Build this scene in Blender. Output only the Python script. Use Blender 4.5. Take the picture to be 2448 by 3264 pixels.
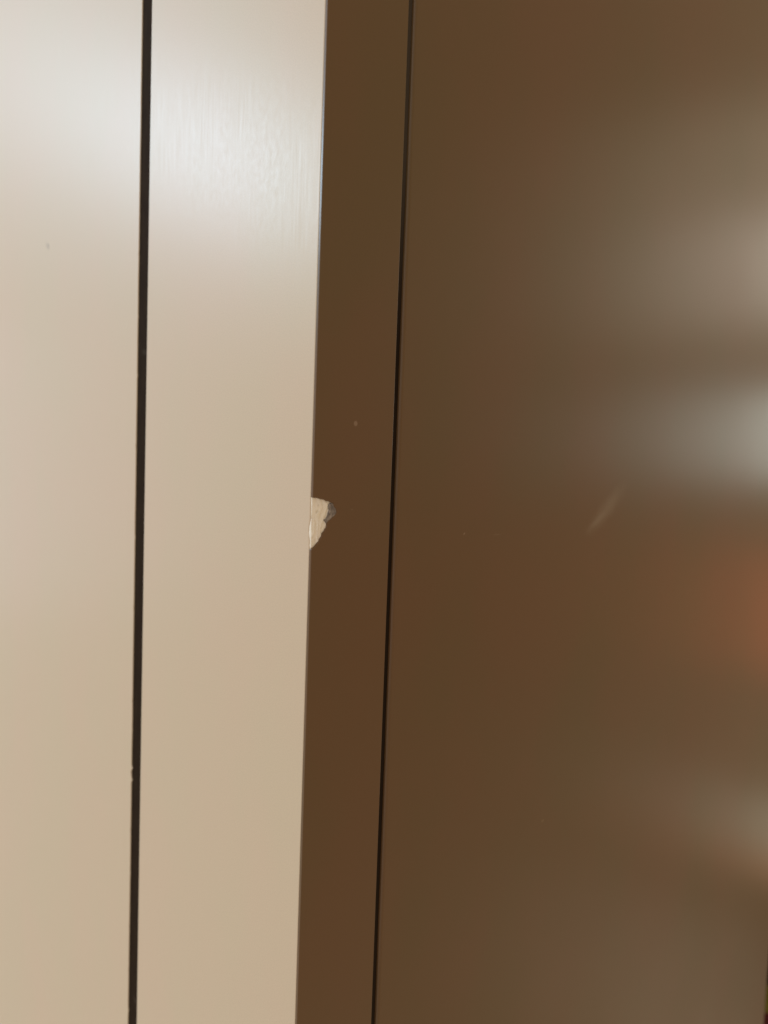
import bpy, bmesh, math, random
from mathutils import Vector, Matrix, noise

for o in list(bpy.data.objects):
    bpy.data.objects.remove(o)
S = bpy.context.scene
COL = S.collection

# ------------------------------------------------------------------ camera
FPX = 2350.0                       # focal length in pixels of a 2448 x 3264 picture
CX, CY = 1224.0, 1632.0
CAM_Z = 0.60
up_c = Vector((1304, 35750, 2350)).normalized()         # world up seen by the camera
fw_c = Vector((0, 0, -1))
y_c = (fw_c - up_c * fw_c.dot(up_c)).normalized()
x_c = y_c.cross(up_c)
RM = Matrix((x_c, y_c, up_c))      # camera -> world
cam_d = bpy.data.cameras.new('camera')
cam = bpy.data.objects.new('camera', cam_d)
COL.objects.link(cam)
cam.matrix_world = Matrix.Translation((0, 0, CAM_Z)) @ RM.to_4x4()
cam_d.sensor_fit = 'HORIZONTAL'
cam_d.sensor_width = 36
cam_d.lens = 36 * FPX / 2448
cam_d.clip_start = 0.005
cam_d.clip_end = 50
cam_d.dof.use_dof = True
cam_d.dof.focus_distance = 0.165
cam_d.dof.aperture_fstop = 17
S.camera = cam
S.render.engine = 'CYCLES'
S.view_settings.view_transform = 'Standard'
S.view_settings.look = 'None'
S.view_settings.gamma = 1
S.view_settings.use_curve_mapping = False
S.view_settings.exposure = 0.0

# ------------------------------------------------------------------ frame of the corner
# The two faces meet in a vertical corner. Local X runs along the brown face,
# local Y along the cream face; the solid stands in x > 0, y > 0.
TH = math.radians(42)
D = 0.15


def ray(px, py):
    return RM @ Vector(((px - CX) / FPX, -(py - CY) / FPX, -1.0))


r0 = ray(996, 1632)
CORNER = Vector((r0.x / r0.y * D, D, 0.0))
W2L = Matrix.Rotation(-TH, 3, 'Z')
L2W = Matrix.Rotation(TH, 3, 'Z')


def loc_ray(px, py):
    o = W2L @ (Vector((0, 0, CAM_Z)) - CORNER)
    d = W2L @ ray(px, py)
    return o, d


def on_brown(px, py, y=0.0):
    o, d = loc_ray(px, py)
    t = (y - o.y) / d.y
    p = o + d * t
    return (p.x, p.z)


def on_cream(px, py, x=0.0):
    o, d = loc_ray(px, py)
    t = (x - o.x) / d.x
    p = o + d * t
    return (p.y, p.z)


# ------------------------------------------------------------------ world and lamps
W = bpy.data.worlds.new('World')
S.world = W
W.use_nodes = True
wn, wl = W.node_tree.nodes, W.node_tree.links
bg = wn['Background']
tc = wn.new('ShaderNodeTexCoord')
sp = wn.new('ShaderNodeSeparateXYZ')
wl.new(tc.outputs['Generated'], sp.inputs[0])
mr = wn.new('ShaderNodeMapRange')
mr.inputs[1].default_value = -0.8
mr.inputs[2].default_value = 0.75
wl.new(sp.outputs['Z'], mr.inputs[0])
rp = wn.new('ShaderNodeValToRGB')
rp.color_ramp.elements[0].color = (0.62, 0.50, 0.38, 1)
rp.color_ramp.elements[1].color = (0.90, 0.87, 0.82, 1)
wl.new(mr.outputs[0], rp.inputs[0])
# the room is brighter and cooler on the left, dimmer and warmer on the right
mx = wn.new('ShaderNodeMapRange')
mx.interpolation_type = 'SMOOTHSTEP'
mx.inputs[1].default_value = -0.55
mx.inputs[2].default_value = 0.55
wl.new(sp.outputs['X'], mx.inputs[0])
rm = wn.new('ShaderNodeMix')
rm.data_type = 'RGBA'
wl.new(mx.outputs[0], rm.inputs[0])
wl.new(rp.outputs[0], rm.inputs[6])
rm.inputs[7].default_value = (0.46, 0.33, 0.20, 1)
wl.new(rm.outputs[2], bg.inputs[0])
bg.inputs[1].default_value = 1.12


def lamp(name, face, px, py, dist, w, h, power, color, spread=180):
    """rectangular lamp whose mirror image in a face stands at a pixel"""
    o, d = loc_ray(px, py)
    if face == 'brown':
        u, v = on_brown(px, py)
        p = Vector((u, 0, v))
        rd = Vector((d.x, -d.y, d.z)).normalized()
    else:
        u, v = on_cream(px, py)
        p = Vector((0, u, v))
        rd = Vector((-d.x, d.y, d.z)).normalized()
    pos = L2W @ (p + rd * dist) + CORNER
    rdw = L2W @ rd
    l = bpy.data.lights.new(name, 'AREA')
    l.shape = 'RECTANGLE'
    l.size, l.size_y = w, h
    l.energy = power
    l.color = color
    l.spread = math.radians(spread)
    ob = bpy.data.objects.new(name, l)
    COL.objects.link(ob)
    ob.location = pos
    ob.rotation_euler = rdw.to_track_quat('Z', 'Y').to_euler()
    return ob


lamp('ceiling_lamp', 'cream', 860, 540, 1.6, 0.30, 0.20, 4.3, (0.58, 0.80, 1.0))
lamp('window_or_fill_light', 'cream', 860, 400, 2.4, 1.0, 1.3, 3.7, (0.31, 0.64, 1.0))
lamp('window_or_fill_light', 'cream', 330, 1500, 2.4, 1.4, 0.9, 1.5, (0.55, 0.70, 1.0))  # unseen cool fill, added to pale the cream faces at mid height
lamp('window_or_fill_light', 'brown', 2640, 830, 1.8, 0.34, 0.26, 0.62, (1.0, 0.93, 0.84))
lamp('window_or_fill_light', 'brown', 2400, 720, 2.2, 0.9, 0.66, 1.25, (0.98, 0.95, 0.72))
lamp('window_or_fill_light', 'brown', 2700, 1390, 1.8, 0.24, 0.22, 1.15, (0.88, 1.0, 0.92))
lamp('window_or_fill_light', 'brown', 2430, 1330, 2.2, 0.7, 0.46, 0.18, (0.95, 1.0, 0.80))
lamp('red_reflection_fill', 'brown', 2740, 1980, 1.8, 0.26, 0.34, 0.55, (1.0, 0.16, 0.04))  # added light, stands for a red room item mirrored in the panel
lamp('red_reflection_fill', 'brown', 2700, 2900, 1.8, 0.22, 0.16, 0.13, (1.0, 0.20, 0.05))  # second added red light, for a warm patch low on the panel
lamp('window_or_fill_light', 'brown', 2680, 2700, 1.8, 0.22, 0.14, 0.17, (0.95, 1.0, 0.80))
lamp('window_or_fill_light', 'brown', 2200, 3180, 2.0, 0.8, 0.40, 0.22, (0.95, 1.0, 0.80))


# ------------------------------------------------------------------ node helpers
class NT:
    def __init__(s, m):
        s.m = m
        s.t = m.node_tree
        s.n = s.t.nodes
        s.l = s.t.links
        s.b = s.n['Principled BSDF']
        s.co = s.n.new('ShaderNodeTexCoord').outputs['Object']

    def link(s, a, b):
        s.l.new(a, b)

    def math(s, op, a, b=None, c=None, clamp=False):
        n = s.n.new('ShaderNodeMath')
        n.operation = op
        n.use_clamp = clamp
        for i, v in enumerate((a, b, c)):
            if v is None:
                continue
            if isinstance(v, (int, float)):
                n.inputs[i].default_value = v
            else:
                s.link(v, n.inputs[i])
        return n.outputs[0]

    def mapping(s, scale, src=None, loc=(0, 0, 0), rot=(0, 0, 0)):
        n = s.n.new('ShaderNodeMapping')
        n.inputs['Location'].default_value = loc
        n.inputs['Rotation'].default_value = rot
        n.inputs['Scale'].default_value = scale
        s.link(src or s.co, n.inputs[0])
        return n.outputs[0]

    def noise(s, vec, scale=1.0, detail=2.0, rough=0.5):
        n = s.n.new('ShaderNodeTexNoise')
        n.inputs['Scale'].default_value = scale
        n.inputs['Detail'].default_value = detail
        n.inputs['Roughness'].default_value = rough
        s.link(vec, n.inputs['Vector'])
        return n.outputs['Fac']

    def rng(s, v, a, b, c=0.0, d=1.0, smooth=True):
        n = s.n.new('ShaderNodeMapRange')
        if smooth:
            n.interpolation_type = 'SMOOTHSTEP'
        for i, x in enumerate((a, b, c, d)):
            n.inputs[i + 1].default_value = x
        s.link(v, n.inputs[0])
        return n.outputs[0]

    def mix(s, f, a, b):
        n = s.n.new('ShaderNodeMix')
        n.data_type = 'RGBA'
        for i, v in ((0, f), (6, a), (7, b)):
            if isinstance(v, (int, float)):
                n.inputs[i].default_value = v
            elif isinstance(v, tuple):
                n.inputs[i].default_value = (*v, 1)
            else:
                s.link(v, n.inputs[i])
        return n.outputs[2]

    def bump(s, h, strength, dist, prev=None):
        n = s.n.new('ShaderNodeBump')
        n.inputs['Strength'].default_value = strength
        n.inputs['Distance'].default_value = dist
        s.link(h, n.inputs['Height'])
        if prev:
            s.link(prev, n.inputs['Normal'])
        return n.outputs[0]

    def ellipse(s, axis, u, v, ru, rv, ang=0.0, soft=0.5, wob=0.3, wscale=900):
        """mask of an elliptic mark at (u, v) metres on a face; axis = index of the
        horizontal coordinate that runs along that face"""
        sx = s.n.new('ShaderNodeSeparateXYZ')
        s.link(s.co, sx.inputs[0])
        a = s.math('SUBTRACT', sx.outputs[axis], u)
        b = s.math('SUBTRACT', sx.outputs[2], v)
        c_, s_ = math.cos(ang), math.sin(ang)
        p = s.math('DIVIDE', s.math('ADD', s.math('MULTIPLY', a, c_), s.math('MULTIPLY', b, s_)), ru)
        q = s.math('DIVIDE', s.math('SUBTRACT', s.math('MULTIPLY', b, c_), s.math('MULTIPLY', a, s_)), rv)
        r = s.math('SQRT', s.math('ADD', s.math('MULTIPLY', p, p), s.math('MULTIPLY', q, q)))
        nz = s.noise(s.mapping((1, 1, 1)), wscale, 3)
        r = s.math('ADD', r, s.math('MULTIPLY', s.math('SUBTRACT', nz, 0.5), wob))
        return s.rng(r, 1 - soft, 1.0, 1.0, 0.0)


def mat(name, color, rough, spec=0.5):
    m = bpy.data.materials.new(name)
    m.use_nodes = True
    t = NT(m)
    t.b.inputs['Base Color'].default_value = (*color, 1)
    t.b.inputs['Roughness'].default_value = rough
    t.b.inputs['Specular IOR Level'].default_value = spec
    return m, t


def mottled(t, a, b, marks=()):
    """paint colour that drifts slightly between two tones, with marks on it"""
    f = t.rng(t.noise(t.mapping((22, 22, 13)), 1.0, 4, 0.55), 0.3, 0.7)
    f2 = t.noise(t.mapping((1, 1, 1)), 2600, 2, 0.7)
    f = t.math('ADD', t.math('MULTIPLY', f, 0.75), t.math('MULTIPLY', t.math('SUBTRACT', f2, 0.5), 0.9), clamp=True)
    c = t.mix(f, a, b)
    g = t.noise(t.mapping((1, 1, 1)), 3400, 1, 0.6)
    hs = t.n.new('ShaderNodeHueSaturation')
    t.link(t.rng(g, 0.2, 0.8, 0.93, 1.07, False), hs.inputs['Value'])
    t.link(c, hs.inputs['Color'])
    c = hs.outputs[0]
    for mask, amt, col in marks:
        c = t.mix(t.math('MULTIPLY', mask, amt), c, col)
    t.link(c, t.b.inputs['Base Color'])


CREAM_A, CREAM_B = (0.592, 0.480, 0.362), (0.566, 0.492, 0.360)
BROWN_A, BROWN_B = (0.127, 0.0660, 0.0285), (0.108, 0.0700, 0.0270)


def cream_material(name, marks=None):
    m, t = mat(name, CREAM_A, 0.36)
    mk = marks(t) if marks else ()
    mottled(t, CREAM_A, CREAM_B, mk)
    streak = t.noise(t.mapping((1300, 1300, 70)), 1.0, 3, 0.6)
    mottle = t.noise(t.mapping((700, 700, 480)), 1.0, 6, 0.8)
    patch = t.rng(t.noise(t.mapping((70, 70, 40)), 1.0, 2), 0.40, 0.62)
    sm = t.math('ADD', t.math('MULTIPLY', streak, patch),
                t.math('MULTIPLY', mottle, t.math('SUBTRACT', 1.0, patch)))
    t.link(t.rng(sm, 0.25, 0.75, 0.335, 0.395), t.b.inputs['Roughness'])
    n1 = t.bump(streak, 0.045, 0.00002)
    n2 = t.bump(mottle, 0.012, 0.000015, n1)
    t.link(n2, t.b.inputs['Normal'])
    return m


def brown_material(name, marks=None):
    m, t = mat(name, BROWN_A, 0.22)
    mk = marks(t) if marks else ()
    mottled(t, BROWN_A, BROWN_B, mk)
    # vertical polish: reflections smear sideways
    cx = t.n.new('ShaderNodeCombineXYZ')
    cx.inputs[0].default_value = math.cos(TH)
    cx.inputs[1].default_value = math.sin(TH)
    t.b.inputs['Anisotropic'].default_value = 0.45
    t.link(cx.outputs[0], t.b.inputs['Tangent'])
    nz = t.noise(t.mapping((14, 14, 14)), 1.0, 2)
    t.link(t.rng(nz, 0.3, 0.7, 0.285, 0.315), t.b.inputs['Roughness'])
    return m


# ------------------------------------------------------------------ mesh helpers
def obj(name, bm, m, parent=None, bevel=None, seg=3, smooth=False):
    me = bpy.data.meshes.new(name)
    bmesh.ops.recalc_face_normals(bm, faces=bm.faces)
    bm.to_mesh(me)
    bm.free()
    if smooth:
        for p in me.polygons:
            p.use_smooth = True
    me.materials.append(m)
    o = bpy.data.objects.new(name, me)
    COL.objects.link(o)
    if parent:
        o.parent = parent
    if bevel:
        b = o.modifiers.new('bevel', 'BEVEL')
        b.width = bevel
        b.segments = seg
        b.limit_method = 'ANGLE'
        b.angle_limit = math.radians(50)
        b.use_clamp_overlap = True
    return o


def root(name, label, cat):
    o = bpy.data.objects.new(name, None)
    o.empty_display_size = 0.05
    COL.objects.link(o)
    o.location = CORNER
    o.rotation_euler = (0, 0, TH)
    o['label'] = label
    o['category'] = cat
    return o


def prism(pts, a, b, face):
    """extrude an outline drawn on a face from depth a to depth b.
    face 'brown': pts are (x, z), depth is y; 'cream': pts are (y, z), depth is x"""
    bm = bmesh.new()

    def P(u, v, d):
        return (u, d, v) if face == 'brown' else (d, u, v)
    f = [bm.verts.new(P(u, v, a)) for u, v in pts]
    g = [bm.verts.new(P(u, v, b)) for u, v in pts]
    bm.faces.new(f)
    bm.faces.new(list(reversed(g)))
    n = len(pts)
    for i in range(n):
        j = (i + 1) % n
        bm.faces.new((f[i], g[i], g[j], f[j]))
    return bm


def jag(pts, step, amp, seed):
    """subdivide an open line and shake it a little"""
    rnd = random.Random(seed)
    out = []
    for (a, b), (c, d) in zip(pts, pts[1:]):
        n = max(1, int(math.hypot(c - a, d - b) / step))
        for i in range(n):
            k = i / n
            out.append((a + (c - a) * k + rnd.uniform(-amp, amp) * (i > 0 or len(out) > 0),
                        b + (d - b) * k + rnd.uniform(-amp, amp) * (i > 0 or len(out) > 0)))
    out.append(pts[-1])
    return out


Z0, Z1 = 0.0, 1.15
TB = 0.0008                      # thickness of the facings

u_gr_a = on_brown(1244, 1632)[0]      # brown groove
u_gr_b = on_brown(1262, 1632)[0]
u_end = on_brown(2446, 3127)[0]       # right end of the brown panel
w_gap_a = on_cream(460, 1632)[0]      # dark gap on the cream side
w_gap_b = on_cream(430, 1632)[0]


# ------------------------------------------------------------------ corner post
def marks_post(t):
    u, v = on_brown(1134, 1350)
    u2, v2 = on_brown(1122, 1624)
    return ((t.ellipse(0, u, v, .00062, .00068, 0.2, 0.4), 0.9, (0.23, 0.155, 0.105)),
            (t.ellipse(0, u2, v2, .00050, .00022, -0.3, 0.8, 0.8), 0.35, (0.26, 0.19, 0.13)))


M_CREAM_POST = cream_material('cream_paint_post')
M_BROWN_POST = brown_material('brown_paint_post', marks_post)

post = root('corner_post', 'two tone corner post, cream on one side and brown on the other, its edge chipped', 'corner post')

chip_px = [(996.7, 1586), (1012, 1587.5), (1025, 1591), (1037, 1595), (1052, 1600), (1062, 1604), (1065, 1613),
           (1070, 1622), (1073, 1632), (1068, 1642), (1058, 1650), (1050, 1658), (1044, 1664), (1042.5, 1671),
           (1041, 1680), (1036, 1691), (1028, 1704), (1022, 1716), (1015, 1728), (1008, 1738), (1001, 1746),
           (993, 1752)]
chip = [on_brown(*p) for p in chip_px]
chip[0] = (0.0, chip[0][1])
chip[-1] = (0.0, chip[-1][1])
chipj = jag(chip, 0.00035, 0.00007, 4)
left_px = [(996, 1586), (991, 1590), (991, 1604), (994, 1620), (993, 1636), (989, 1652), (985, 1672), (983, 1695),
           (985, 1716), (985, 1735), (989, 1748), (992, 1752)]
left = [on_cream(*p) for p in left_px]
left[0] = (TB, chip[0][1])
left[-1] = (TB, chip[-1][1])
leftj = [(max(TB, a), b) for a, b in jag(left, 0.0004, 0.00006, 9)]

# brown facing with the bite taken out of its left edge
ol = [(0, Z0), (u_gr_a, Z0), (u_gr_a, Z1), (0, Z1)] + chipj
obj('brown_facing', prism(ol, 0.0, TB, 'brown'), M_BROWN_POST, post, 0.00014, 3)
ol = [(TB, Z0), (w_gap_a, Z0), (w_gap_a, Z1), (TB, Z1)] + leftj
obj('cream_facing', prism(ol, 0.0, TB, 'cream'), M_CREAM_POST, post, 0.00018, 3)

M_CORE, t = mat('bare_fibreboard', (0.62, 0.50, 0.35), 0.9, 0.2)
f = t.noise(t.mapping((900, 900, 500)), 1.0, 4, 0.6)
t.link(t.mix(t.rng(f, 0.3, 0.7), (0.90, 0.86, 0.81), (0.90, 0.87, 0.78)), t.b.inputs['Base Color'])
t.link(t.bump(t.noise(t.mapping((2600, 2600, 1700)), 1.0, 4, 0.7), 0.9, 0.00018), t.b.inputs['Normal'])
M_PRIMER, t = mat('grey_primer', (0.2, 0.15, 0.12), 0.7, 0.3)
f = t.noise(t.mapping((1500, 1500, 900)), 1.0, 4, 0.6)
t.link(t.mix(t.rng(f, 0.3, 0.75), (0.13, 0.115, 0.11), (0.36, 0.32, 0.30)), t.b.inputs['Base Color'])
t.link(t.bump(f, 0.5, 0.0002), t.b.inputs['Normal'])

# the core inside the facings
bm = bmesh.new()
bmesh.ops.create_cube(bm, size=1.0)
IN = 0.0026
cw, ch = u_gr_a - IN, w_gap_a - IN
for v in bm.verts:
    v.co = Vector((IN + (v.co.x + 0.5) * cw, IN + (v.co.y + 0.5) * ch, Z0 + 0.001 + (v.co.z + 0.5) * (Z1 - 0.002)))
obj('core', bm, M_CORE, post)


# broken surface inside the chip: a rough sheet that bulges from the cream side
# round the corner and dives under the brown facing
def bed(name, zc, zh, m, parent, x_far, depth):
    bm = bmesh.new()
    NU, NV = 170, 150
    rows = []
    for j in range(NV + 1):
        z = zc - zh + 2 * zh * j / NV
        row = []
        for i in range(NU + 1):
            k = i / NU
            # path: down the cream side, round the corner, along the brown side
            P = ((0.00020, 0.0050), (0.00016, 0.00055), (0.0046, 0.00055), (x_far, 0.00060))
            K = (0.0, 0.18, 0.6, 1.0001)
            for q in range(3):
                if K[q] <= k < K[q + 1]:
                    s = (k - K[q]) / (K[q + 1] - K[q])
                    x = P[q][0] + (P[q + 1][0] - P[q][0]) * s
                    y = P[q][1] + (P[q + 1][1] - P[q][1]) * s
            nx = noise.fractal(Vector((x * 900, y * 900, z * 520)), 1.0, 2.0, 4) * 0.00016
            nx += noise.noise(Vector((x * 330, y * 330, z * 240 + 7))) * 0.0002
            if k >= 0.18:      # torn fibres: small ramps that face the cream side
                ph = x / 0.0016 + 1.6 * noise.noise(Vector((x * 300, 3.0, z * 260))) + 0.35 * noise.noise(Vector((x * 900, 8.0, z * 900)))
                y -= 0.00020 * (ph % 1.0)
            if k < 0.18:
                x = max(0.00006, x + nx * 0.5)
            else:
                y = max(0.0002, y + nx) if x > 0.0006 else max(0.00003, y + nx)
            row.append(bm.verts.new((x, y, z)))
        rows.append(row)
    for j in range(NV):
        for i in range(NU):
            bm.faces.new((rows[j][i], rows[j][i + 1], rows[j + 1][i + 1], rows[j + 1][i]))
    return obj(name, bm, m, parent, smooth=True)


zc = (chip[0][1] + chip[-1][1]) / 2
zh = abs(chip[0][1] - chip[-1][1]) / 2 + 0.0004
spot = bed('chipped_spot', zc, zh, M_CORE, post, 0.0098, 0.0004)
spot['label'] = 'pale fibres laid bare where the brown edge is chipped'

# grey primer still clinging to the right rim of the chip
pr_px = [(1052, 1606), (1058, 1603), (1063, 1605), (1067, 1613), (1072, 1622), (1075, 1632), (1070, 1643), (1060, 1651),
         (1051, 1659), (1045, 1667), (1039, 1664), (1035, 1658), (1040, 1655), (1046, 1646),
         (1048, 1636), (1052, 1626), (1049, 1614)]
pr = [on_brown(*p) for p in pr_px]
pr = jag(pr + [pr[0]], 0.0003, 0.00008, 12)[:-1]
obj('primer_flake', prism(pr, 0.00012, 0.0006, 'brown'), M_PRIMER, spot, 0.0001, 2)

# dark strip added for the shade in the gap on the cream side, and in the groove on the brown side
M_SHADE, t = mat('gap_shade', (0.024, 0.0155, 0.010), 0.9, 0.08)
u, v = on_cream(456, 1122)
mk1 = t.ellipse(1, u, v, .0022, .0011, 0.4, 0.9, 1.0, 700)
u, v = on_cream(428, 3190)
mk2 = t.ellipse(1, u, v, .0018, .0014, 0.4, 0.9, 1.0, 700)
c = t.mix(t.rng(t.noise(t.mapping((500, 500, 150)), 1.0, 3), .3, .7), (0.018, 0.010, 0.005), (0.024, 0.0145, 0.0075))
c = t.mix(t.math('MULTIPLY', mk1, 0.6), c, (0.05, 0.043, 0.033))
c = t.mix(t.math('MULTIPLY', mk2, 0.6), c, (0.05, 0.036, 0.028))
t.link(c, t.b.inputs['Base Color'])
t.link(t.bump(t.noise(t.mapping((1500, 1500, 500)), 1.0, 3), 0.4, 0.0001), t.b.inputs['Normal'])


def strip(name, u0, u1, d0, d1, face, m, parent, bevel=None):
    return obj(name, prism([(u0, Z0), (u1, Z0), (u1, Z1), (u0, Z1)], d0, d1, face), m, parent, bevel)


strip('shade_strip', w_gap_a + 0.00002, w_gap_b - 0.00004, 0.00028, 0.010, 'cream', M_SHADE, post)
M_SHADE2, t = mat('groove_shade', (0.034, 0.019, 0.009), 0.7, 0.2)  # near-black colour stands in for the shade inside the groove
f = t.rng(t.noise(t.mapping((40, 40, 12)), 1.0, 3), .35, .65)
sx = t.n.new('ShaderNodeSeparateXYZ')
t.link(t.co, sx.inputs[0])
zz = t.rng(sx.outputs[2], on_brown(1290, 1150)[1], on_brown(1290, 350)[1])
c = t.mix(f, (0.008, 0.0035, 0.0015), (0.014, 0.007, 0.003))
# greyer in the upper stretch
t.link(t.mix(t.math('MULTIPLY', zz, 0.85), c, (0.062, 0.052, 0.043)), t.b.inputs['Base Color'])
strip('shade_strip', u_gr_a + 0.00002, u_gr_b - 0.00004, 0.0008, 0.010, 'brown', M_SHADE2, post)


# ------------------------------------------------------------------ cream board left of the gap
def marks_board(t):
    u, v = on_cream(153, 785)
    u2, v2 = on_cream(147, 779)
    return ((t.ellipse(1, u, v, .0021, .0010, 0.9, 0.9, 1.0, 1500), 0.9, (0.16, 0.12, 0.08)),
            (t.ellipse(1, u2, v2, .0012, .0009, 0.1, 0.9, 1.4, 1500), 0.30, (0.30, 0.24, 0.17)))


M_CREAM_BOARD = cream_material('cream_paint_board', marks_board)
board_root = root('cream_board', 'plain cream painted board left of the dark gap', 'board')
rnd = random.Random(3)
edge = []
N = 260
for i in range(N + 1):
    z = Z1 - (Z1 - Z0) * i / N
    edge.append((w_gap_b + 0.00010 * noise.noise(Vector((0, 1.7, z * 90))) + 0.00005 * noise.noise(Vector((5, 0, z * 400))), z))
# small burrs on the edge low down
for bpx, amp in ((2448, -0.00075), (2462, 0.00045), (2486, -0.0006), (2502, 0.0002), (1200, -0.00025), (2236, 0.0003), (3105, 0.0002), (820, 0.0002), (1015, -0.00018), (1420, 0.00022), (1710, -0.0002), (1935, 0.00018), (2330, -0.00022), (2650, 0.00025), (2790, -0.0002), (2960, 0.0002), (3235, -0.0003)):
    z = on_cream(418, bpx)[1]
    edge += [(w_gap_b, z + 0.0009), (w_gap_b + amp, z), (w_gap_b, z - 0.0009)]
edge.sort(key=lambda p: -p[1])
ol = edge + [(w_gap_b + 0.42, Z0), (w_gap_b + 0.42, Z1)]
obj('panel', prism(ol, 0.0, 0.018, 'cream'), M_CREAM_BOARD, board_root, 0.00030, 4)


# ------------------------------------------------------------------ brown panel right of the groove
def marks_panel(t):
    out = []
    pale = (0.30, 0.26, 0.20)
    # smear that runs up to the right
    a = on_brown(1880, 1690)
    b = on_brown(2000, 1540)
    ang = math.atan2(b[1] - a[1], b[0] - a[0])
    L = math.hypot(b[0] - a[0], b[1] - a[1])
    out.append((t.ellipse(0, (a[0] * .55 + b[0] * .45), (a[1] * .55 + b[1] * .45), L * 0.66, 0.0042, ang, 1.0, 0.5, 260), 0.24, pale))
    out.append((t.ellipse(0, (a[0] * .8 + b[0] * .2), (a[1] * .8 + b[1] * .2), L * 0.34, 0.0016, ang - 0.12, 1.0, 0.5, 400), 0.22, pale))
    for px, py, ru, rv, an, am in ((1480, 1701, .0005, .00022, 0.8, 0.5), (1730, 2616, .0006, .00022, 0.7, 0.6),
                                   (1585, 1704, .0022, .00018, 0.0, 0.12)):
        u, v = on_brown(px, py)
        out.append((t.ellipse(0, u, v, ru, rv, an, 0.7, 0.5, 1500), am, (0.45, 0.36, 0.28)))
    return out


M_BROWN_PANEL = brown_material('brown_paint_panel', marks_panel)
panel_root = root('brown_panel', 'glossy dark brown panel with faint scratches right of the thin groove', 'panel')
ol = []
for i in range(N + 1):
    z = Z0 + (Z1 - Z0) * i / N
    ol.append((u_gr_b + 0.00006 * noise.noise(Vector((3, 2, z * 60))) + 0.00003 * noise.noise(Vector((9, 2, z * 400))), z))
ol = [(u_end, Z1), (u_end, Z0)] + ol
obj('panel', prism(ol, 0.0, 0.018, 'brown'), M_BROWN_PANEL, panel_root, 0.0009, 6)

# ------------------------------------------------------------------ what shows past the panel's right end
M_DARK, t = mat('dark_olive_cloth', (0.075, 0.048, 0.006), 0.9, 0.2)
t.link(t.mix(t.noise(t.mapping((60, 60, 60)), 1.0, 3), (0.06, 0.038, 0.003), (0.13, 0.10, 0.004)), t.b.inputs['Base Color'])
M_RED, t = mat('maroon_cloth', (0.05, 0.004, 0.004), 0.9, 0.2)
t.link(t.mix(t.noise(t.mapping((60, 60, 60)), 1.0, 3), (0.035, 0.002, 0.002), (0.07, 0.006, 0.004)), t.b.inputs['Base Color'])


def box_at(name, px, py, dist, size, m, label, cat):
    """a soft edged block whose top left back corner stands at a pixel"""
    d = ray(px, py)
    d = d / d.y * (dist + size[1])
    bm = bmesh.new()
    bmesh.ops.create_cube(bm, size=1.0)
    for v in bm.verts:
        v.co = Vector((v.co.x * size[0], v.co.y * size[1], (v.co.z + 0.5) * size[2]))
    o = obj(name, bm, m, None, 0.006, 4)
    o.location = (d.x + size[0] / 2, dist + size[1] / 2, CAM_Z + d.z - size[2])
    o['label'] = label
    o['category'] = cat
    return o


bm = bmesh.new()
bmesh.ops.create_cube(bm, size=1.0)
for v in bm.verts:
    v.co = Vector((v.co.x * 0.42, v.co.y * 0.02, (v.co.z + 0.5) * Z1))
M_WALL, t = mat('brown_wall_paint', (0.10, 0.055, 0.02), 0.9, 0.0)
t.link(t.mix(t.noise(t.mapping((9, 9, 9)), 1.0, 3), (0.020, 0.010, 0.0035), (0.028, 0.014, 0.005)), t.b.inputs['Base Color'])
wall = obj('wall', bm, M_WALL)
wall.location = (0.43, 0.80, 0)
wall['kind'] = 'structure'
box_at('olive_bundle', 2400, 3128, 0.55, (0.30, 0.10, 0.20), M_DARK,
       'dark olive block showing as a sliver past the right end of the brown panel', 'block')
box_at('maroon_block', 2400, 3214, 0.50, (0.30, 0.04, 0.16), M_RED,
       'dark maroon block in the bottom right corner, below the olive sliver', 'block')
